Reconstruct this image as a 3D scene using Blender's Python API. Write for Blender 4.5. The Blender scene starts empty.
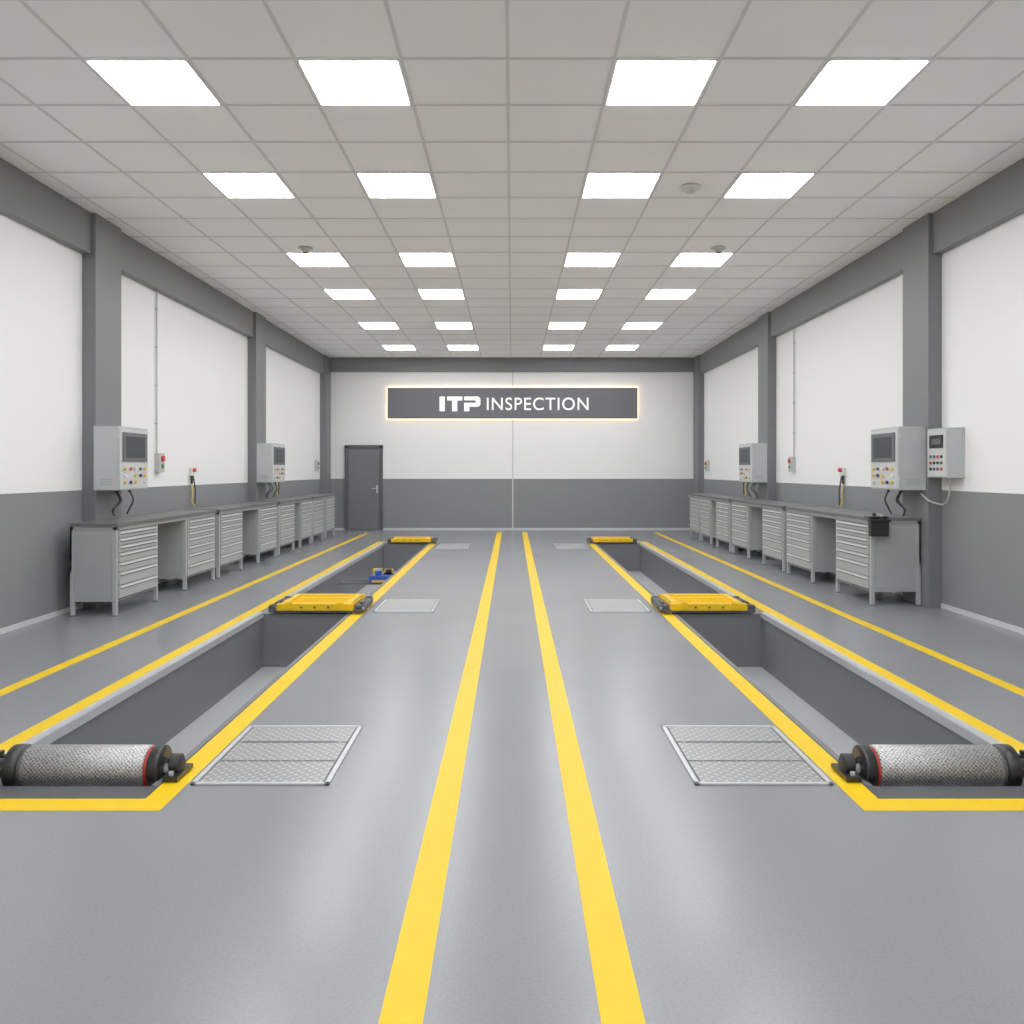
import bpy, bmesh, math
from mathutils import Vector, Matrix

scene = bpy.context.scene
try:
    scene.view_settings.view_transform = 'Standard'
    scene.view_settings.look = 'None'
    scene.view_settings.gamma = 1.2
except Exception:
    pass

# ------------------------------------------------------------------ materials
MATS = {}
def mat(name, col, rough=0.5, metal=0.0, var=0.0, vscale=4.0, bump=0.0, bscale=200.0, spec=0.5, detail=6, grain=0.0, gscale=160):
    m = bpy.data.materials.new(name); m.use_nodes = True
    nt = m.node_tree; b = nt.nodes["Principled BSDF"]
    b.inputs["Base Color"].default_value = col
    b.inputs["Roughness"].default_value = rough
    b.inputs["Metallic"].default_value = metal
    b.inputs["Specular IOR Level"].default_value = spec
    tc = nt.nodes.new("ShaderNodeTexCoord")
    if var > 0:
        n = nt.nodes.new("ShaderNodeTexNoise"); n.inputs["Scale"].default_value = vscale
        n.inputs["Detail"].default_value = detail; n.inputs["Roughness"].default_value = 0.6
        nt.links.new(tc.outputs["Object"], n.inputs["Vector"])
        r = nt.nodes.new("ShaderNodeMapRange")
        r.inputs["From Min"].default_value = 0.25; r.inputs["From Max"].default_value = 0.75
        r.inputs["To Min"].default_value = 1 - var; r.inputs["To Max"].default_value = 1 + var
        nt.links.new(n.outputs["Fac"], r.inputs["Value"])
        out = r.outputs["Result"]
        if grain > 0:
            n2 = nt.nodes.new("ShaderNodeTexNoise"); n2.inputs["Scale"].default_value = gscale
            n2.inputs["Detail"].default_value = 2
            nt.links.new(tc.outputs["Object"], n2.inputs["Vector"])
            r2 = nt.nodes.new("ShaderNodeMapRange")
            r2.inputs["From Min"].default_value = 0.25; r2.inputs["From Max"].default_value = 0.75
            r2.inputs["To Min"].default_value = 1 - grain; r2.inputs["To Max"].default_value = 1 + grain
            nt.links.new(n2.outputs["Fac"], r2.inputs["Value"])
            mm = nt.nodes.new("ShaderNodeMath"); mm.operation = 'MULTIPLY'
            nt.links.new(out, mm.inputs[0]); nt.links.new(r2.outputs["Result"], mm.inputs[1])
            out = mm.outputs[0]
        v = nt.nodes.new("ShaderNodeVectorMath"); v.operation = 'SCALE'
        v.inputs[0].default_value = col[:3]
        nt.links.new(out, v.inputs["Scale"])
        nt.links.new(v.outputs["Vector"], b.inputs["Base Color"])
    if bump > 0:
        n = nt.nodes.new("ShaderNodeTexNoise"); n.inputs["Scale"].default_value = bscale
        nt.links.new(tc.outputs["Object"], n.inputs["Vector"])
        bp = nt.nodes.new("ShaderNodeBump"); bp.inputs["Strength"].default_value = bump
        bp.inputs["Distance"].default_value = 0.002
        nt.links.new(n.outputs["Fac"], bp.inputs["Height"])
        nt.links.new(bp.outputs["Normal"], b.inputs["Normal"])
    MATS[name] = m
    return m

def emis(name, col, strength, base=0.8):
    m = bpy.data.materials.new(name); m.use_nodes = True
    nt = m.node_tree; b = nt.nodes["Principled BSDF"]
    b.inputs["Base Color"].default_value = (base, base, base, 1)
    b.inputs["Emission Color"].default_value = col
    b.inputs["Emission Strength"].default_value = strength
    MATS[name] = m
    return m

mat("epoxy_floor", (0.207, 0.214, 0.229, 1), 0.25, var=0.035, vscale=0.9, detail=1.0, spec=0.5, grain=0.08, gscale=90)
mat("wall_white", (0.875, 0.875, 0.88, 1), 0.7, var=0.01, vscale=2.0)
mat("wall_grey", (0.200, 0.204, 0.215, 1), 0.5, var=0.02, vscale=2.0)
mat("steel_column_paint", (0.155, 0.158, 0.169, 1), 0.5, var=0.02, vscale=3)
mat("ceiling_tile", (0.93, 0.945, 0.975, 1), 0.85, var=0.015, vscale=60, bump=0.2, bscale=150)
mat("tbar", (0.66, 0.67, 0.69, 1), 0.5)
mat("yellow_line", (0.86, 0.545, 0.003, 1), 0.42, var=0.03, vscale=9, spec=0.15)
mat("yellow_paint", (0.88, 0.53, 0.004, 1), 0.35, var=0.04, vscale=12, spec=0.35)
mat("pit_wall_paint", (0.145, 0.149, 0.160, 1), 0.5, var=0.04, vscale=3)
mat("pit_floor_paint", (0.34, 0.35, 0.365, 1), 0.4, var=0.05, vscale=3)
mat("edge_steel", (0.56, 0.57, 0.59, 1), 0.35, metal=0.3, var=0.05, vscale=20)
mat("dark_steel", (0.065, 0.067, 0.075, 1), 0.5, var=0.1, vscale=15)
mat("black_plastic", (0.010, 0.010, 0.011, 1), 0.35)
mat("black_rubber", (0.014, 0.014, 0.015, 1), 0.6)
mat("red_ring", (0.42, 0.02, 0.01, 1), 0.4)
mat("bench_paint", (0.38, 0.395, 0.40, 1), 0.45, var=0.03, vscale=6)
mat("bench_panel", (0.34, 0.355, 0.36, 1), 0.45, var=0.03, vscale=6)
mat("bench_gap", (0.075, 0.08, 0.085, 1), 0.6)
mat("bench_handle", (0.70, 0.71, 0.72, 1), 0.35, metal=0.2)
mat("bench_top", (0.11, 0.112, 0.117, 1), 0.45, var=0.15, vscale=10)
mat("cabinet_paint", (0.46, 0.49, 0.50, 1), 0.45, var=0.02, vscale=6)
mat("cabinet_face", (0.55, 0.575, 0.58, 1), 0.45)
mat("screen_dark", (0.04, 0.045, 0.055, 1), 0.45, spec=0.2)
mat("screen_bezel", (0.11, 0.117, 0.127, 1), 0.5, spec=0.3)
mat("btn_red", (0.6, 0.03, 0.02, 1), 0.35)
mat("btn_green", (0.03, 0.3, 0.08, 1), 0.35)
mat("btn_yellow", (0.8, 0.5, 0.03, 1), 0.35)
mat("btn_white", (0.75, 0.75, 0.75, 1), 0.35)
mat("plastic_white", (0.72, 0.72, 0.71, 1), 0.5)
mat("plastic_grey", (0.50, 0.51, 0.51, 1), 0.5)
mat("cable_grey", (0.40, 0.40, 0.40, 1), 0.5)
mat("cable_yellow", (0.75, 0.55, 0.15, 1), 0.5)
mat("blue_paint", (0.02, 0.08, 0.40, 1), 0.35)
mat("door_paint", (0.140, 0.143, 0.155, 1), 0.45, var=0.02, vscale=4)
mat("door_frame_paint", (0.080, 0.083, 0.090, 1), 0.45)
mat("sign_face", (0.112, 0.114, 0.128, 1), 0.45)
mat("baseboard_paint", (0.58, 0.59, 0.60, 1), 0.5)
mat("shutter_metal", (0.6, 0.6, 0.61, 1), 0.5)
emis("lamp_diffuser", (0.98, 0.99, 1.0, 1), 16.5)
emis("sign_led", (1.0, 0.76, 0.45, 1), 2.0)
emis("sign_letter", (1.0, 0.99, 0.95, 1), 0.5)

def mth(nt, op, a, bb=None, cc=None):
    n = nt.nodes.new("ShaderNodeMath"); n.operation = op
    for i, q in enumerate((a, bb, cc)):
        if q is None: continue
        if isinstance(q, (int, float)): n.inputs[i].default_value = q
        else: nt.links.new(q, n.inputs[i])
    return n.outputs[0]

def drum_mat():
    # diamond knurl wrapped around the drum axis (object X through the origin), worn and gritty
    m = bpy.data.materials.new("knurled_steel"); m.use_nodes = True
    nt = m.node_tree; b = nt.nodes["Principled BSDF"]
    b.inputs["Metallic"].default_value = 0.85; b.inputs["Roughness"].default_value = 0.40
    tc = nt.nodes.new("ShaderNodeTexCoord")
    sep = nt.nodes.new("ShaderNodeSeparateXYZ"); nt.links.new(tc.outputs["Object"], sep.inputs[0])
    P = 0.020
    ang = mth(nt, 'ARCTAN2', sep.outputs["Z"], sep.outputs["Y"])
    v = mth(nt, 'MULTIPLY', ang, 33/(2*math.pi)); u = mth(nt, 'DIVIDE', sep.outputs["X"], P)
    a = mth(nt, 'ABSOLUTE', mth(nt, 'SUBTRACT', mth(nt, 'FRACT', mth(nt, 'ADD', u, v)), 0.5))
    c = mth(nt, 'ABSOLUTE', mth(nt, 'SUBTRACT', mth(nt, 'FRACT', mth(nt, 'SUBTRACT', u, v)), 0.5))
    hgt = mth(nt, 'ADD', a, c)
    n = nt.nodes.new("ShaderNodeTexNoise"); n.inputs["Scale"].default_value = 150; n.inputs["Detail"].default_value = 3
    nt.links.new(tc.outputs["Object"], n.inputs["Vector"])
    f = mth(nt, 'ADD', mth(nt, 'MULTIPLY', hgt, 0.55), mth(nt, 'MULTIPLY', mth(nt, 'SUBTRACT', n.outputs["Fac"], 0.5), 1.5))
    cr = nt.nodes.new("ShaderNodeValToRGB")
    cr.color_ramp.elements[0].color = (0.66, 0.655, 0.65, 1); cr.color_ramp.elements[0].position = 0.0
    cr.color_ramp.elements[1].color = (0.13, 0.13, 0.135, 1); cr.color_ramp.elements[1].position = 0.6
    nt.links.new(f, cr.inputs["Fac"])
    nt.links.new(cr.outputs["Color"], b.inputs["Base Color"])
    bp = nt.nodes.new("ShaderNodeBump"); bp.invert = True
    bp.inputs["Strength"].default_value = 0.6; bp.inputs["Distance"].default_value = 0.003
    nt.links.new(f, bp.inputs["Height"])
    nt.links.new(bp.outputs["Normal"], b.inputs["Normal"])
    MATS["knurled_steel"] = m
drum_mat()

def tread_mat():
    m = bpy.data.materials.new("tread_plate"); m.use_nodes = True
    nt = m.node_tree; b = nt.nodes["Principled BSDF"]
    b.inputs["Metallic"].default_value = 0.35; b.inputs["Roughness"].default_value = 0.36
    tc = nt.nodes.new("ShaderNodeTexCoord")
    sep = nt.nodes.new("ShaderNodeSeparateXYZ"); nt.links.new(tc.outputs["Object"], sep.inputs[0])
    # lattice turned 45 degrees so the lozenges sit in a diamond pattern
    xr = mth(nt, 'MULTIPLY', mth(nt, 'ADD', sep.outputs["X"], sep.outputs["Y"]), 0.7071)
    yr = mth(nt, 'MULTIPLY', mth(nt, 'SUBTRACT', sep.outputs["X"], sep.outputs["Y"]), 0.7071)
    C = 0.040
    u = mth(nt, 'DIVIDE', xr, C); v = mth(nt, 'DIVIDE', yr, C)
    fu = mth(nt, 'SUBTRACT', mth(nt, 'FRACT', mth(nt, 'ADD', u, 100.0)), 0.5); fv = mth(nt, 'SUBTRACT', mth(nt, 'FRACT', mth(nt, 'ADD', v, 100.0)), 0.5)
    par = mth(nt, 'MODULO', mth(nt, 'ADD', mth(nt, 'ADD', mth(nt, 'FLOOR', u), mth(nt, 'FLOOR', v)), 1000.0), 2.0)
    def mixv(x, y):   # par ? x : y
        return mth(nt, 'ADD', mth(nt, 'MULTIPLY', x, par), mth(nt, 'MULTIPLY', y, mth(nt, 'SUBTRACT', 1.0, par)))
    p = mixv(fu, fv); q = mixv(fv, fu)
    d = mth(nt, 'ADD', mth(nt, 'MULTIPLY', mth(nt, 'ABSOLUTE', p), 2.0), mth(nt, 'MULTIPLY', mth(nt, 'ABSOLUTE', q), 5.5))
    mr = nt.nodes.new("ShaderNodeMapRange")
    mr.inputs["From Min"].default_value = 0.75; mr.inputs["From Max"].default_value = 1.1
    mr.inputs["To Min"].default_value = 1; mr.inputs["To Max"].default_value = 0
    nt.links.new(d, mr.inputs["Value"])
    mc = nt.nodes.new("ShaderNodeMix"); mc.data_type = 'RGBA'
    mc.inputs["A"].default_value = (0.30, 0.305, 0.31, 1); mc.inputs["B"].default_value = (0.60, 0.605, 0.61, 1)
    nt.links.new(mr.outputs["Result"], mc.inputs["Factor"])
    nt.links.new(mc.outputs["Result"], b.inputs["Base Color"])
    bp = nt.nodes.new("ShaderNodeBump"); bp.inputs["Strength"].default_value = 0.8; bp.inputs["Distance"].default_value = 0.003
    nt.links.new(mr.outputs["Result"], bp.inputs["Height"])
    nt.links.new(bp.outputs["Normal"], b.inputs["Normal"])
    MATS["tread_plate"] = m
tread_mat()

# ------------------------------------------------------------------ mesh builder
class B:
    def __init__(self):
        self.v = []; self.f = []; self.m = []; self.s = []; self.mats = []
    def mi(self, name):
        if name not in self.mats: self.mats.append(name)
        return self.mats.index(name)
    def box(self, x0, x1, y0, y1, z0, z1, m):
        x0, x1 = min(x0, x1), max(x0, x1); y0, y1 = min(y0, y1), max(y0, y1); z0, z1 = min(z0, z1), max(z0, z1)
        n = len(self.v)
        self.v += [(x0,y0,z0),(x1,y0,z0),(x1,y1,z0),(x0,y1,z0),(x0,y0,z1),(x1,y0,z1),(x1,y1,z1),(x0,y1,z1)]
        k = self.mi(m)
        for q in ((0,3,2,1),(4,5,6,7),(0,1,5,4),(1,2,6,5),(2,3,7,6),(3,0,4,7)):
            self.f.append(tuple(n+i for i in q)); self.m.append(k); self.s.append(False)
    def ring_sweep(self, pts, rads, m, seg=20, caps=True):
        k = self.mi(m); pts = [Vector(p) for p in pts]
        start = len(self.v); prev_u = None
        for i, p in enumerate(pts):
            if i == 0: t = pts[1]-pts[0]
            elif i == len(pts)-1: t = pts[-1]-pts[-2]
            else: t = pts[i+1]-pts[i-1]
            if t.length < 1e-9: t = (pts[i]-pts[0])
            t.normalize()
            if prev_u is None:
                a = Vector((0,0,1)) if abs(t.z) < 0.9 else Vector((1,0,0))
                u = t.cross(a).normalized()
            else:
                u = (prev_u - t*prev_u.dot(t)).normalized()
            prev_u = u; w = t.cross(u)
            for j in range(seg):
                an = 2*math.pi*j/seg
                q = p + (u*math.cos(an)+w*math.sin(an))*rads[i]
                self.v.append(tuple(q))
        for i in range(len(pts)-1):
            for j in range(seg):
                a = start+i*seg+j; b = start+i*seg+(j+1)%seg
                self.f.append((a, b, b+seg, a+seg)); self.m.append(k); self.s.append(True)
        if caps:
            self.f.append(tuple(start+j for j in reversed(range(seg)))); self.m.append(k); self.s.append(False)
            e = start+(len(pts)-1)*seg
            self.f.append(tuple(e+j for j in range(seg))); self.m.append(k); self.s.append(False)
    def cyl(self, p0, p1, r, m, seg=24, r2=None):
        self.ring_sweep([p0, p1], [r, r if r2 is None else r2], m, seg)
    def tube(self, ctrl, r, m, seg=8, sub=8):
        c = [Vector(p) for p in ctrl]; c = [c[0]*2-c[1]] + c + [c[-1]*2-c[-2]]
        pts = []
        for i in range(1, len(c)-2):
            for s in range(sub):
                t = s/sub; p0,p1,p2,p3 = c[i-1],c[i],c[i+1],c[i+2]
                pts.append(0.5*((2*p1)+(-p0+p2)*t+(2*p0-5*p1+4*p2-p3)*t*t+(-p0+3*p1-3*p2+p3)*t**3))
        pts.append(c[-2])
        self.ring_sweep(pts, [r]*len(pts), m, seg)
    def prism_y(self, poly, y0, y1, m):   # poly list of (x,z)
        k = self.mi(m); n = len(self.v); c = len(poly)
        self.v += [(x, y0, z) for x, z in poly] + [(x, y1, z) for x, z in poly]
        self.f.append(tuple(n+i for i in range(c))); self.f.append(tuple(n+c+i for i in reversed(range(c))))
        self.m += [k, k]; self.s += [False, False]
        for i in range(c):
            j = (i+1) % c
            self.f.append((n+i, n+c+i, n+c+j, n+j)); self.m.append(k); self.s.append(False)
    def build(self, name, bevel=0.0, parent=None, recenter=True, origin=None):
        me = bpy.data.meshes.new(name)
        if origin is not None: o = Vector(origin)
        elif recenter:
            xs = [p[0] for p in self.v]; ys = [p[1] for p in self.v]; zs = [p[2] for p in self.v]
            o = Vector(((min(xs)+max(xs))/2, (min(ys)+max(ys))/2, min(zs)))
        else: o = Vector((0,0,0))
        me.from_pydata([tuple(Vector(p)-o) for p in self.v], [], self.f)
        for n in self.mats: me.materials.append(MATS[n])
        for p, k, s in zip(me.polygons, self.m, self.s):
            p.material_index = k; p.use_smooth = s
        bm = bmesh.new(); bm.from_mesh(me); bmesh.ops.recalc_face_normals(bm, faces=bm.faces); bm.to_mesh(me); bm.free()
        me.update()
        ob = bpy.data.objects.new(name, me); ob.location = o
        scene.collection.objects.link(ob)
        if bevel > 0:
            md = ob.modifiers.new("bevel", 'BEVEL'); md.width = bevel; md.segments = 2
            md.limit_method = 'ANGLE'; md.angle_limit = math.radians(50)
        if parent: ob.parent = parent
        return ob

# ------------------------------------------------------------------ dimensions
W = 4.68; YB = 21.25; YF = -4.5; H = 4.3; WAIN = 1.28
PX0, PX1 = 1.70, 2.60        # pit opening |x|
PITS = [(4.02, 8.85), (9.60, 17.2)]
PD = -0.55

# floor with pit openings
b = B()
xs = [-W, -PX1, -PX0, PX0, PX1, W]; ys = [YF, 4.02, 8.85, 9.60, 17.2, YB]
for i in range(5):
    for j in range(5):
        if i in (1, 3) and j in (1, 3): continue
        b.box(xs[i], xs[i+1], ys[j], ys[j+1], -0.08, 0.0, "epoxy_floor")
fl = b.build("floor", recenter=False)
bm = bmesh.new(); bm.from_mesh(fl.data)
bmesh.ops.remove_doubles(bm, verts=bm.verts, dist=1e-4)
dup = {}
for f in bm.faces: dup.setdefault(frozenset(f.verts), []).append(f)
rem = [f for g in dup.values() if len(g) > 1 for f in g]
bmesh.ops.delete(bm, geom=rem, context='FACES_ONLY')
bmesh.ops.recalc_face_normals(bm, faces=bm.faces)
bm.to_mesh(fl.data); bm.free()

# walls
for nm, s in (("wall_left", -1), ("wall_right", 1)):
    b = B()
    b.box(s*W, s*(W+0.12), YF, YB, -0.08, WAIN, "wall_grey")
    b.box(s*W, s*(W+0.12), YF, YB, WAIN, H, "wall_white")
    b.build(nm, recenter=False)
b = B()
b.box(-W-0.12, W+0.12, YB, YB+0.12, -0.08, WAIN, "wall_grey")
b.box(-W-0.12, W+0.12, YB, YB+0.12, WAIN, H, "wall_white")
b.build("wall_back", recenter=False)
# entrance wall behind the camera, with two sectional shutters
b = B()
b.box(-W-0.12, W+0.12, YF-0.12, YF, -0.08, WAIN, "wall_white")
b.box(-W-0.12, W+0.12, YF-0.12, YF, WAIN, H, "wall_white")
for s in (-1, 1):
    b.box(s*0.6, s*3.8, YF+0.002, YF+0.03, 0, 3.5, "door_frame_paint")
    for i in range(7):
        b.box(s*0.7, s*3.7, YF+0.03, YF+0.06, 0.01+i*0.485, 0.475+i*0.485, "shutter_metal")
b.build("wall_front", recenter=False)

# ceiling
b = B(); b.box(-W-0.12, W+0.12, YF-0.12, YB+0.12, H, H+0.1, "ceiling_tile"); b.build("ceiling", recenter=False)
TX = 0.725; T = 0.735; X0 = -0.03; Y0 = 5.78
b = B()
kx = [X0+TX*i for i in range(-6, 7)]
for x in kx: b.box(x-0.012, x+0.012, YF, YB, H-0.006, H-0.0005, "tbar")
j0 = math.ceil((YF-Y0)/T); j1 = int((YB-Y0)/T)
for j in range(j0, j1+1):
    y = Y0+T*j
    b.box(-W, W, y-0.012, y+0.012, H-0.0065, H-0.001, "tbar")
b.build("ceiling_grid", recenter=False)
for r in (-12, -8, -4, 0, 3, 7, 10, 14, 18):
    for c in (-4, -2, 1, 3):
        x = X0+TX*c; y = Y0+T*r
        b = B()
        b.box(x+0.014, x+TX-0.014, y+0.014, y+T-0.014, H-0.010, H-0.001, "plastic_white")
        b.box(x+0.03, x+TX-0.03, y+0.024, y+T-0.024, H-0.014, H-0.009, "lamp_diffuser")
        b.build("ceiling_light_panel")

# beams, columns
cols = [(3.45, 4.06), (9.25, 9.86), (15.05, 15.66), (20.70, YB)]
for s in (-1, 1):
    segs = [YF] + [v for c in cols for v in c]
    for i in range(0, len(segs)-1, 2):
        b = B(); b.box(s*(W-0.10), s*W, segs[i], segs[i+1], 3.85, H, "steel_column_paint"); b.build("ceiling_beam", bevel=0.004)
    for (a, c) in cols:
        b = B()
        b.box(s*(W-0.15), s*W, a, c, 0, H, "steel_column_paint")
        b.build("wall_column", bevel=0.005)
b = B(); b.box(-W+0.15, W-0.15, YB-0.1, YB, 3.95, H, "steel_column_paint"); b.build("ceiling_beam", bevel=0.004)
for s, nm in ((-1, "left"), (1, "right")):
    b = B()
    ed = [YF] + [v for c in cols for v in c]
    for i in range(0, len(ed)-1, 2):
        b.box(s*(W-0.012), s*W, ed[i], ed[i+1], 0, 0.05, "baseboard_paint")
    b.build("baseboard_"+nm)
b = B()
b.box(-W+0.15, -4.18, YB-0.012, YB, 0, 0.05, "baseboard_paint")
b.box(-3.22, W-0.15, YB-0.012, YB, 0, 0.05, "baseboard_paint")
b.build("baseboard_back")
b = B(); b.box(0.005, 0.035, YB-0.012, YB, 0.05, 3.95, "baseboard_paint"); b.build("trim_1")

# door
b = B()
x0, x1 = -4.175, -3.225; YD = YB-0.004
b.box(x0, x0+0.08, YB-0.06, YD, 0, 2.125, "door_frame_paint")
b.box(x1-0.08, x1, YB-0.06, YD, 0, 2.125, "door_frame_paint")
b.box(x0, x1, YB-0.06, YD, 2.045, 2.125, "door_frame_paint")
b.box(x0+0.085, x1-0.085, YB-0.035, YD, 0.01, 2.04, "door_paint")
b.box(x1-0.16, x1-0.12, YB-0.045, YB-0.035, 0.92, 1.12, "edge_steel")
b.cyl((x1-0.14, YB-0.04, 1.04), (x1-0.14, YB-0.09, 1.04), 0.012, "edge_steel", 12)
b.cyl((x1-0.14, YB-0.085, 1.04), (x1-0.27, YB-0.085, 1.04), 0.011, "edge_steel", 12)
b.build("door_1", bevel=0.004)

# ------------------------------------------------------------------ sign
b = B()
sx0, sx1, sz0, sz1 = -3.10, 3.125, 2.775, 3.55
b.box(sx0+0.1, sx1-0.1, YB-0.06, YB-0.001, sz0+0.1, sz1-0.1, "door_frame_paint")
b.box(sx0-0.018, sx1+0.018, YB-0.075, YB-0.055, sz0-0.018, sz1+0.018, "sign_led")
b.box(sx0, sx1, YB-0.11, YB-0.075, sz0, sz1, "sign_face")
def PX(px): return (px-512)/40.0
def PZ(py): return 1.5-(py-470)/40.0
yl0, yl1 = YB-0.125, YB-0.11
def lb(a, c, t, d): b.box(PX(a), PX(c), yl0, yl1, PZ(d), PZ(t), "sign_letter")
lb(440, 445, 397, 411.5)
lb(447.5, 462.5, 397, 400.8); lb(452.5, 457.5, 400.8, 411.5)
lb(464.5, 478.5, 397, 400.6)
b.prism_y([(PX(478.5), PZ(397)), (PX(480.5), PZ(399)), (PX(480.5), PZ(405)), (PX(478.5), PZ(407)), (PX(476), PZ(407)), (PX(476), PZ(397))], yl0, yl1, "sign_letter")
lb(464.5, 476, 403.2, 407); lb(464.5, 469.5, 407, 411.5)
sign = b.build("wall_sign")
cu = bpy.data.curves.new("lettering", 'FONT'); cu.body = "INSPECTION"; cu.size = 0.43; cu.extrude = 0.008; cu.offset = 0.0
cu.space_character = 1.10
tmp = bpy.data.objects.new("lettering_tmp", cu); scene.collection.objects.link(tmp)
bpy.context.view_layer.update()
dg = bpy.context.evaluated_depsgraph_get()
me = bpy.data.meshes.new_from_object(tmp.evaluated_get(dg))
bpy.data.objects.remove(tmp)
vx = [v.co.x for v in me.vertices]; vy = [v.co.y for v in me.vertices]
w = max(vx)-min(vx); h = max(vy)-min(vy)
mx0, my0 = min(vx), min(vy)
TW = PX(588)-PX(487); TH = PZ(398)-PZ(410.5)
for v in me.vertices:
    v.co = Vector(((v.co.x-mx0)/w*TW + PX(487), YB-0.118 - v.co.z, (v.co.y-my0)/h*TH + PZ(410.5)))
me.materials.clear(); me.materials.append(MATS["sign_letter"])
lt = bpy.data.objects.new("lettering", me); scene.collection.objects.link(lt)
lt.parent = sign; lt.matrix_parent_inverse = Matrix.Translation(sign.location).inverted()

# ------------------------------------------------------------------ floor markings
LZ = 0.002
def line(x0, x1, y0, y1, nm="floor_line_marking"):
    b = B(); b.box(x0, x1, y0, y1, 0.0, LZ, "yellow_line"); b.build(nm)
for s in (-1, 1):
    line(s*0.242, s*0.362, -3.5, 20.5)
    line(s*3.39, s*3.49, 1.0, 20.3)
    b = B()
    b.box(s*1.55, s*1.67, 3.74, 17.75, 0, LZ, "yellow_line")
    b.box(s*2.67, s*2.80, 3.74, 17.75, 0, LZ, "yellow_line")
    b.box(s*1.67, s*2.67, 3.74, 3.875, 0, LZ, "yellow_line")
    b.box(s*1.67, s*2.67, 17.65, 17.75, 0, LZ, "yellow_line")
    b.build("pit_border_marking")

# ------------------------------------------------------------------ pits
for s in (-1, 1):
    for (a, c) in PITS:
        b = B(); t = 0.08
        b.box(s*(PX0-t), s*PX0, a-t, c+t, PD, -0.08, "pit_wall_paint")
        b.box(s*PX1, s*(PX1+t), a-t, c+t, PD, -0.08, "pit_wall_paint")
        b.box(s*PX0, s*PX1, a-t, a, PD, -0.08, "pit_wall_paint")
        b.box(s*PX0, s*PX1, c, c+t, PD, -0.08, "pit_wall_paint")
        b.box(s*PX0, s*(PX0+0.004), a, c, PD, 0.001, "pit_wall_paint")
        b.box(s*(PX1-0.004), s*PX1, a, c, PD, 0.001, "pit_wall_paint")
        b.box(s*PX0, s*PX1, a, a+0.004, PD, 0.001, "pit_wall_paint")
        b.box(s*PX0, s*PX1, c-0.004, c, PD, 0.001, "pit_wall_paint")
        b.box(s*(PX0-t), s*(PX1+t), a-t, c+t, PD-0.08, PD, "pit_floor_paint")
        b.box(s*(PX1-0.01), s*(PX1+0.055), a, c, 0.001, 0.022, "edge_steel")
        b.box(s*(PX1-0.018), s*(PX1-0.005), a, c, -0.03, 0.022, "edge_steel")
        b.box(s*(PX0-0.025), s*(PX0+0.006), a, c, 0.001, 0.008, "pit_wall_paint")
        if a < 5: b.box(s*1.672, s*2.668, 3.878, a, 0.0, 0.004, "dark_steel")
        b.build("inspection_pit")

# ------------------------------------------------------------------ brake roller
for s in (-1, 1):
    b = B(); y = 4.165; z = 0.045
    P = lambda x: (s*x, y, z)
    b.ring_sweep([P(1.768), P(1.775), P(2.353), P(2.36)], [0.099, 0.105, 0.105, 0.099], "knurled_steel", 48)
    b.cyl(P(1.755), P(1.769), 0.098, "red_ring", 40)
    b.cyl(P(2.359), P(2.376), 0.098, "dark_steel", 40)
    b.ring_sweep([P(1.694), P(1.702), P(1.745), P(1.756)], [0.080, 0.104, 0.104, 0.096], "black_plastic", 40)
    b.cyl(P(1.7565), P(1.7575), 0.1, "red_ring", 40)
    b.ring_sweep([P(2.375), P(2.385), P(2.44), P(2.452)], [0.098, 0.108, 0.108, 0.085], "black_plastic", 40)
    b.cyl(P(1.66), P(1.70), 0.032, "edge_steel", 20)
    b.cyl(P(2.45), P(2.56), 0.04, "black_plastic", 20)
    # pillow bearing standing on the floor edge
    b.box(s*1.60, s*1.672, y-0.10, y+0.10, 0.009, 0.03, "black_plastic")
    b.ring_sweep([(s*1.61, y, 0.06), (s*1.62, y, 0.06), (s*1.665, y, 0.06), (s*1.675, y, 0.06)], [0.03, 0.050, 0.050, 0.03], "black_rubber", 20)
    b.cyl((s*1.64, y-0.075, 0.03), (s*1.64, y-0.075, 0.048), 0.012, "edge_steel", 6)
    b.cyl((s*1.64, y+0.075, 0.03), (s*1.64, y+0.075, 0.048), 0.012, "edge_steel", 6)
    b.cyl((s*1.685, y-0.03, 0.09), (s*1.685, y+0.13, 0.04), 0.014, "black_rubber", 10)
    # outer support block on the edge rail
    b.box(s*2.54, s*2.585, y-0.09, y+0.09, -0.02, 0.10, "black_plastic")
    b.box(s*2.46, s*2.64, y-0.08, y+0.08, 0.023, 0.055, "black_plastic")
    b.cyl((s*2.50, y+0.02, z+0.02), (s*2.50, y+0.12, z+0.02), 0.03, "black_rubber", 12)
    b.build("brake_test_roller", bevel=0.003, origin=(s*2.07, y, z))

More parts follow.
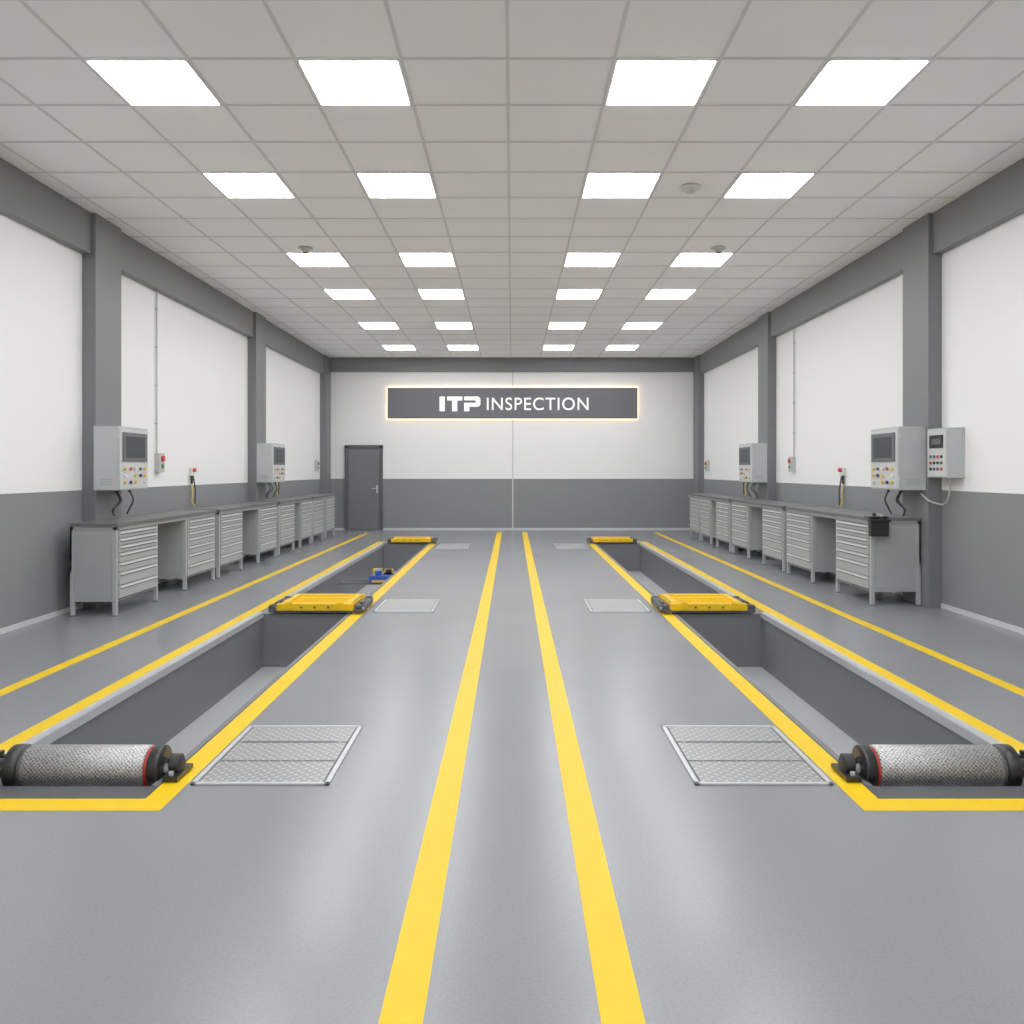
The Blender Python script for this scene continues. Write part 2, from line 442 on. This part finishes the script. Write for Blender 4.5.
# ------------------------------------------------------------------ yellow axle jack
def axle_jack(s, y0, dep, z0=0.024):
    b = B(); y1 = y0+dep
    for ya in (y0, y1-0.05):
        b.box(s*1.56, s*2.52, ya, ya+0.05, z0, z0+0.035, "dark_steel")
    zt = z0+0.03
    b.box(s*1.66, s*2.42, y0+0.02, y1-0.02, zt, zt+0.040, "yellow_paint")
    for ya in (y0-0.01, y1-0.06):
        b.box(s*1.645, s*2.435, ya, ya+0.07, zt-0.008, zt+0.060, "yellow_paint")
    for i in range(4):
        ya = y0+0.10+i*(dep-0.22)/4
        b.box(s*1.67, s*2.41, ya, ya+0.018, zt+0.040, zt+0.052, "yellow_paint")
    for xa in (1.70, 2.37):
        b.box(s*(xa-0.03), s*(xa+0.03), y0+0.06, y1-0.06, zt+0.040, zt+0.066, "yellow_paint")
    for xa in (1.78, 2.30):
        b.box(s*(xa-0.035), s*(xa+0.035), y0-0.022, y0-0.008, zt+0.0, zt+0.075, "yellow_paint")
    for xa in (1.90, 2.04, 2.18):
        b.cyl((s*xa, y0-0.008, zt+0.026), (s*xa, y0-0.018, zt+0.026), 0.012, "dark_steel", 12)
    b.box(s*1.74, s*2.33, y0+0.065, y0+0.085, zt+0.040, zt+0.043, "dark_steel")
    for xa, xb in ((1.545, 1.640), (2.44, 2.535)):
        b.box(s*xa, s*xb, y0+0.06, y1-0.06, z0, z0+0.06, "black_plastic")
        for ya in (y0+0.045, y1-0.06):
            b.cyl((s*(xa+0.01), ya, z0+0.036), (s*(xb-0.01), ya, z0+0.036), 0.036, "black_rubber", 20)
            b.cyl((s*(xa+0.0), ya, z0+0.036), (s*(xb+0.0), ya, z0+0.036), 0.015, "edge_steel", 12)
        b.box(s*(xa+0.03), s*(xb-0.03), y0+0.2, y0+0.34, z0+0.06, z0+0.08, "dark_steel")
    b.build("axle_jack", bevel=0.004)
for s in (-1, 1):
    axle_jack(s, 8.80, 0.72)
    axle_jack(s, 17.15, 0.50)

# blue pit jack (left lane only)
b = B(); yy = 12.5
b.box(-2.59, -1.71, yy+0.1, yy+0.14, -0.20, -0.16, "pit_wall_paint")
b.box(-2.59, -1.71, yy+0.4, yy+0.44, -0.20, -0.16, "pit_wall_paint")
b.box(-2.10, -1.76, yy-0.02, yy+0.44, -0.16, -0.06, "blue_paint")
b.cyl((-1.98, yy+0.1, -0.06), (-1.98, yy+0.1, 0.01), 0.05, "blue_paint", 20)
b.cyl((-1.98, yy+0.1, 0.01), (-1.98, yy+0.1, 0.04), 0.03, "edge_steel", 20)
b.cyl((-1.84, yy+0.2, -0.06), (-1.84, yy+0.2, 0.02), 0.045, "black_plastic", 20)
b.box(-2.09, -1.96, yy+0.25, yy+0.38, -0.06, 0.01, "btn_yellow")
b.box(-1.92, -1.80, yy+0.30, yy+0.42, -0.06, 0.0, "btn_yellow")
b.box(-2.06, -1.80, yy-0.03, yy-0.018, -0.15, -0.12, "btn_yellow")
b.tube([(-1.9, yy+0.1, -0.05), (-1.82, yy, 0.01), (-1.78, yy+0.15, -0.05)], 0.012, "black_rubber")
b.build("pit_jack", bevel=0.003)

# ------------------------------------------------------------------ floor access plates
def plate(s, xa, xb, ya, yb, splits):
    b = B()
    b.box(s*xa, s*xb, ya, yb, 0, 0.003, "dark_steel")
    f = 0.024
    b.box(s*xa, s*xb, ya, ya+f, 0, 0.011, "edge_steel"); b.box(s*xa, s*xb, yb-f, yb, 0, 0.011, "edge_steel")
    b.box(s*xa, s*(xa+f), ya, yb, 0, 0.011, "edge_steel"); b.box(s*(xb-f), s*xb, ya, yb, 0, 0.011, "edge_steel")
    e = [ya+f] + splits + [yb-f]
    for i in range(len(e)-1):
        b.box(s*(xa+f+0.010), s*(xb-f-0.010), e[i]+0.009, e[i+1]-0.009, 0.002, 0.009, "tread_plate")
    if splits:
        ym = splits[-1]
        b.box(s*(xa+0.10), s*(xb-0.06), ym-0.016, ym+0.016, 0.006, 0.0098, "dark_steel")
    b.build("floor_access_plate", bevel=0.002)
for s in (-1, 1):
    plate(s, 0.87, 1.53, 4.04, 4.96, [4.36, 4.66])
    plate(s, 0.83, 1.46, 8.95, 9.80, [])
    plate(s, 0.85, 1.45, 16.2, 17.2, [])

# ------------------------------------------------------------------ workbenches
def bench(s, xf, xbk, y0, peds, length, ht=0.95, ndraw=7):
    b = B(); y1 = y0+length
    b.box(s*(xf-0.02), s*xbk, y0-0.015, y1, ht-0.035, ht, "bench_top")
    b.box(s*xf, s*xbk, y0, y1-0.01, ht-0.075, ht-0.035, "bench_panel")
    b.box(s*(xbk-0.02), s*xbk, y0, y1-0.01, 0.45, ht-0.05, "bench_panel")
    pb = 0.15
    for (pa, pc) in peds:
        a = y0+pa; c = y0+pc
        b.box(s*(xf+0.01), s*(xbk-0.005), a+0.01, c-0.01, pb, ht-0.06, "bench_paint")
        for ya in (a, c-0.04):
            for xa in (xf, xbk-0.04):
                b.box(s*xa, s*(xa+0.04), ya, ya+0.04, 0, ht-0.04, "bench_paint")
                b.box(s*(xa-0.004), s*(xa+0.04), ya-0.004, ya+0.044, 0, 0.012, "bench_gap")
        b.box(s*(xf+0.002), s*(xf+0.012), a+0.04, c-0.04, pb+0.01, ht-0.08, "bench_gap")
        hs = [0.75]*3+[1.0]*2+[1.35]*2
        hs = hs[:ndraw]
        tot = sum(hs); z = ht-0.09; span = (ht-0.09)-(pb+0.02)
        for hh in hs:
            d = span*hh/tot
            b.box(s*(xf-0.012), s*(xf+0.006), a+0.046, c-0.046, z-d+0.010, z, "bench_paint")
            b.box(s*(xf-0.026), s*(xf-0.010), a+0.07, c-0.07, z-0.024, z-0.012, "bench_handle")
            b.box(s*(xf-0.014), s*(xf-0.011), a+0.07, c-0.07, z-0.036, z-0.025, "bench_gap")
            z -= d
        b.box(s*(xf+0.055), s*(xbk-0.055), a+0.004, a+0.012, pb+0.03, ht-0.11, "bench_panel")
    b.build("workbench", bevel=0.003)
P2 = [(0.0, 1.02), (1.85, 2.88)]
LX = 4.525
for y0 in (8.7, 11.75, 14.8):
    bench(-1, 4.05, LX, y0, P2 if y0 != 14.8 else [(0.0, 1.02), (1.5, 2.38)] , 2.88 if y0 != 14.8 else 2.38, ht=0.955)
bench(-1, 4.05, LX, 17.3, [(0, 0.95), (1.2, 2.1)], 2.1, ht=0.955)
for y0 in (9.4, 12.45, 15.5):
    bench(1, 3.97, 4.52, y0, P2 if y0 != 15.5 else [(0.0, 1.02), (1.5, 2.38)], 2.88 if y0 != 15.5 else 2.38, ht=0.975)
bench(1, 3.97, 4.52, 18.0, [(0, 0.95)], 1.25, ht=0.975)

# ------------------------------------------------------------------ inspection control cabinets
def cabinet(s, y0, y1, xf=4.26, xb=4.528, z0=1.28, z1=1.965):
    b = B()
    b.box(s*xf, s*xb, y0, y1, z0, z1, "cabinet_paint")
    b.box(s*(xf-0.012), s*xf, y0+0.015, y1-0.015, z0+0.015, z1-0.015, "cabinet_face")
    f = xf-0.012
    L = y1-y0
    b.box(s*(f-0.014), s*f, y0+0.09*L, y1-0.08*L, z0+0.46*(z1-z0), z1-0.05, "screen_bezel")
    b.box(s*(f-0.016), s*(f-0.013), y0+0.17*L, y1-0.16*L, z0+0.52*(z1-z0), z1-0.09, "screen_dark")
    cols_ = ["btn_yellow", "btn_red", "btn_white", "screen_bezel", "btn_yellow", "black_plastic"]
    for r in range(3):
        for c in range(5):
            yy = y0+L*(0.16+0.17*c); zz = z0+(z1-z0)*(0.34-0.11*r)
            if (r*5+c) % 7 == 6: continue
            m = cols_[(r*2+c) % 6]
            b.cyl((s*f, yy, zz), (s*(f-0.008), yy, zz), 0.026, "edge_steel", 14)
            b.cyl((s*(f-0.008), yy, zz), (s*(f-0.026), yy, zz), 0.019, m, 14)
    for zz in (z0+0.1, z1-0.12):
        b.cyl((s*(xf+0.0), y0-0.008, zz), (s*(xf+0.0), y0-0.008, zz+0.05), 0.01, "edge_steel", 8)
    b.box(s*xf, s*xb, y0-0.006, y1+0.004, z1, z1+0.012, "cabinet_paint")
    for i in range(4):
        b.box(s*(xf+0.07), s*(xb-0.07), y0-0.002, y0+0.002, z0+0.06+i*0.018, z0+0.068+i*0.018, "bench_panel")
    for i, (yy, dx) in enumerate(((0.15, 0.06), (0.4, 0.16), (0.68, 0.1))):
        ya = y0+L*yy
        b.cyl((s*(xf+dx), ya, z0), (s*(xf+dx), ya, z0-0.03), 0.016, "black_plastic", 10)
        ze = 0.985
        b.tube([(s*(xf+dx), ya, z0-0.02), (s*(xf+dx-0.03), ya+0.02, z0-0.12), (s*(xf+dx+0.03), ya-0.05+0.06*i, ze+0.08), (s*(xf+dx+0.07), ya+0.08, ze+0.01)], 0.009, "black_rubber")
    b.build("control_cabinet", bevel=0.005)
cabinet(-1, 9.20, 9.93)
cabinet(1, 9.30, 10.02, xf=4.235)
cabinet(-1, 15.07, 15.93)
cabinet(1, 15.07, 15.93)

b = B()
y0, y1, xf, z0, z1 = 8.78, 9.2, 4.50, 1.42, 1.93
b.box(xf, W-0.001, y0, y1, z0, z1, "cabinet_paint")
b.box(xf-0.01, xf, y0+0.012, y1-0.012, z0+0.012, z1-0.012, "cabinet_face")
b.box(xf-0.016, xf-0.009, y0+0.07, y1-0.06, z1-0.20, z1-0.06, "black_plastic")
b.box(xf-0.018, xf-0.015, y0+0.12, y1-0.12, z1-0.16, z1-0.10, "screen_bezel")
for r in range(3):
    for c in range(4):
        yy = y0+0.10+c*0.075; zz = z0+0.22-r*0.065
        b.cyl((xf-0.01, yy, zz), (xf-0.024, yy, zz), 0.017, ["black_plastic", "screen_bezel", "btn_red", "black_plastic", "screen_bezel"][(r+c*2) % 5], 12)
b.box(xf, W-0.001, y0-0.004, y1, z1, z1+0.01, "cabinet_paint")
b.tube([(4.6, 8.95, 1.43), (4.6, 8.93, 1.30), (4.60, 8.98, 1.18), (4.6, 9.10, 1.13), (4.51, 9.20, 1.17), (4.49, 9.33, 1.24)], 0.009, "cable_grey")
b.build("wall_controller", bevel=0.004)

def switch(s, y, z=1.6, ztop=3.85):
    b = B()
    b.box(s*(W-0.07), s*(W-0.001), y-0.08, y+0.08, z-0.13, z+0.12, "plastic_grey")
    b.cyl((s*(W-0.07), y, z+0.05), (s*(W-0.10), y, z+0.05), 0.038, "btn_red", 18)
    b.cyl((s*(W-0.07), y, z-0.05), (s*(W-0.09), y, z-0.05), 0.030, "btn_green", 18)
    b.cyl((s*(W-0.02), y-0.05, z+0.12), (s*(W-0.02), y-0.05, ztop), 0.011, "plastic_grey", 8)
    for i in range(4):
        zz = z+0.5+i*0.5
        if zz < ztop: b.box(s*(W-0.035), s*(W-0.001), y-0.07, y-0.03, zz, zz+0.02, "plastic_grey")
    b.build("wall_switch", bevel=0.003)
switch(-1, 11.2); switch(1, 14.1); switch(-1, 20.2, ztop=1.75); switch(1, 20.2, ztop=1.75)

def pendant(s, y):
    b = B()
    b.box(s*(W-0.05), s*(W-0.001), y-0.05, y+0.05, 1.42, 1.53, "plastic_white")
    b.cyl((s*(W-0.05), y, 1.50), (s*(W-0.09), y, 1.50), 0.03, "btn_red", 14)
    b.cyl((s*(W-0.035), y-0.02, 1.42), (s*(W-0.035), y-0.02, 1.30), 0.018, "black_plastic", 10)
    b.tube([(s*(W-0.035), y-0.02, 1.30), (s*(W-0.05), y-0.03, 1.18), (s*(W-0.03), y+0.0, 1.05), (s*(W-0.05), y+0.03, 0.99)], 0.012, "cable_yellow")
    b.tube([(s*(W-0.035), y+0.03, 1.42), (s*(W-0.06), y+0.05, 1.2), (s*(W-0.05), y+0.06, 1.0)], 0.010, "black_rubber")
    b.build("hanging_control_lead", bevel=0.002)
pendant(-1, 12.35); pendant(1, 11.95); pendant(-1, 16.8); pendant(1, 16.9)

# black caddy hooked on near corner of right bench
b = B()
b.box(3.93, 4.13, 9.30, 9.382, 0.77, 0.96, "black_plastic")
b.box(3.915, 4.145, 9.285, 9.383, 0.93, 0.965, "black_plastic")
b.box(3.93, 4.13, 9.30, 9.50, 0.976, 0.992, "black_plastic")
b.box(3.93, 4.13, 9.368, 9.383, 0.93, 0.992, "black_plastic")
b.cyl((3.98, 9.34, 0.96), (3.98, 9.34, 1.03), 0.02, "black_rubber", 12)
b.cyl((4.06, 9.34, 0.96), (4.06, 9.34, 1.01), 0.016, "edge_steel", 12)
b.build("tool_caddy", bevel=0.008)

# ------------------------------------------------------------------ ceiling devices
b = B(); b.ring_sweep([(1.76, 8.38, H-0.007), (1.76, 8.38, H-0.03), (1.76, 8.38, H-0.035), (1.76, 8.38, H-0.06)], [0.10, 0.10, 0.07, 0.05], "plastic_grey", 32); b.build("smoke_detector")
for x in (-2.6, 2.6):
    b = B()
    b.ring_sweep([(x, 10.7, H-0.007), (x, 10.7, H-0.02), (x, 10.7, H-0.022), (x, 10.7, H-0.06)], [0.09, 0.09, 0.055, 0.04], "plastic_grey", 28)
    b.cyl((x, 10.7, H-0.06), (x, 10.7, H-0.075), 0.03, "screen_bezel", 16)
    b.build("smoke_detector")

# ------------------------------------------------------------------ world + camera
w = bpy.data.worlds.new("world"); scene.world = w; w.use_nodes = True
w.node_tree.nodes["Background"].inputs[0].default_value = (0.5, 0.5, 0.5, 1)
w.node_tree.nodes["Background"].inputs[1].default_value = 0.3
cd = bpy.data.cameras.new("camera"); cam = bpy.data.objects.new("camera", cd); scene.collection.objects.link(cam)
cam.location = (0, 0, 1.5); cam.rotation_euler = (math.radians(90), 0, 0)
cd.sensor_width = 36; cd.lens = 850/1024*36; cd.shift_y = -42/1024
cd.clip_start = 0.05; cd.clip_end = 100
scene.camera = cam
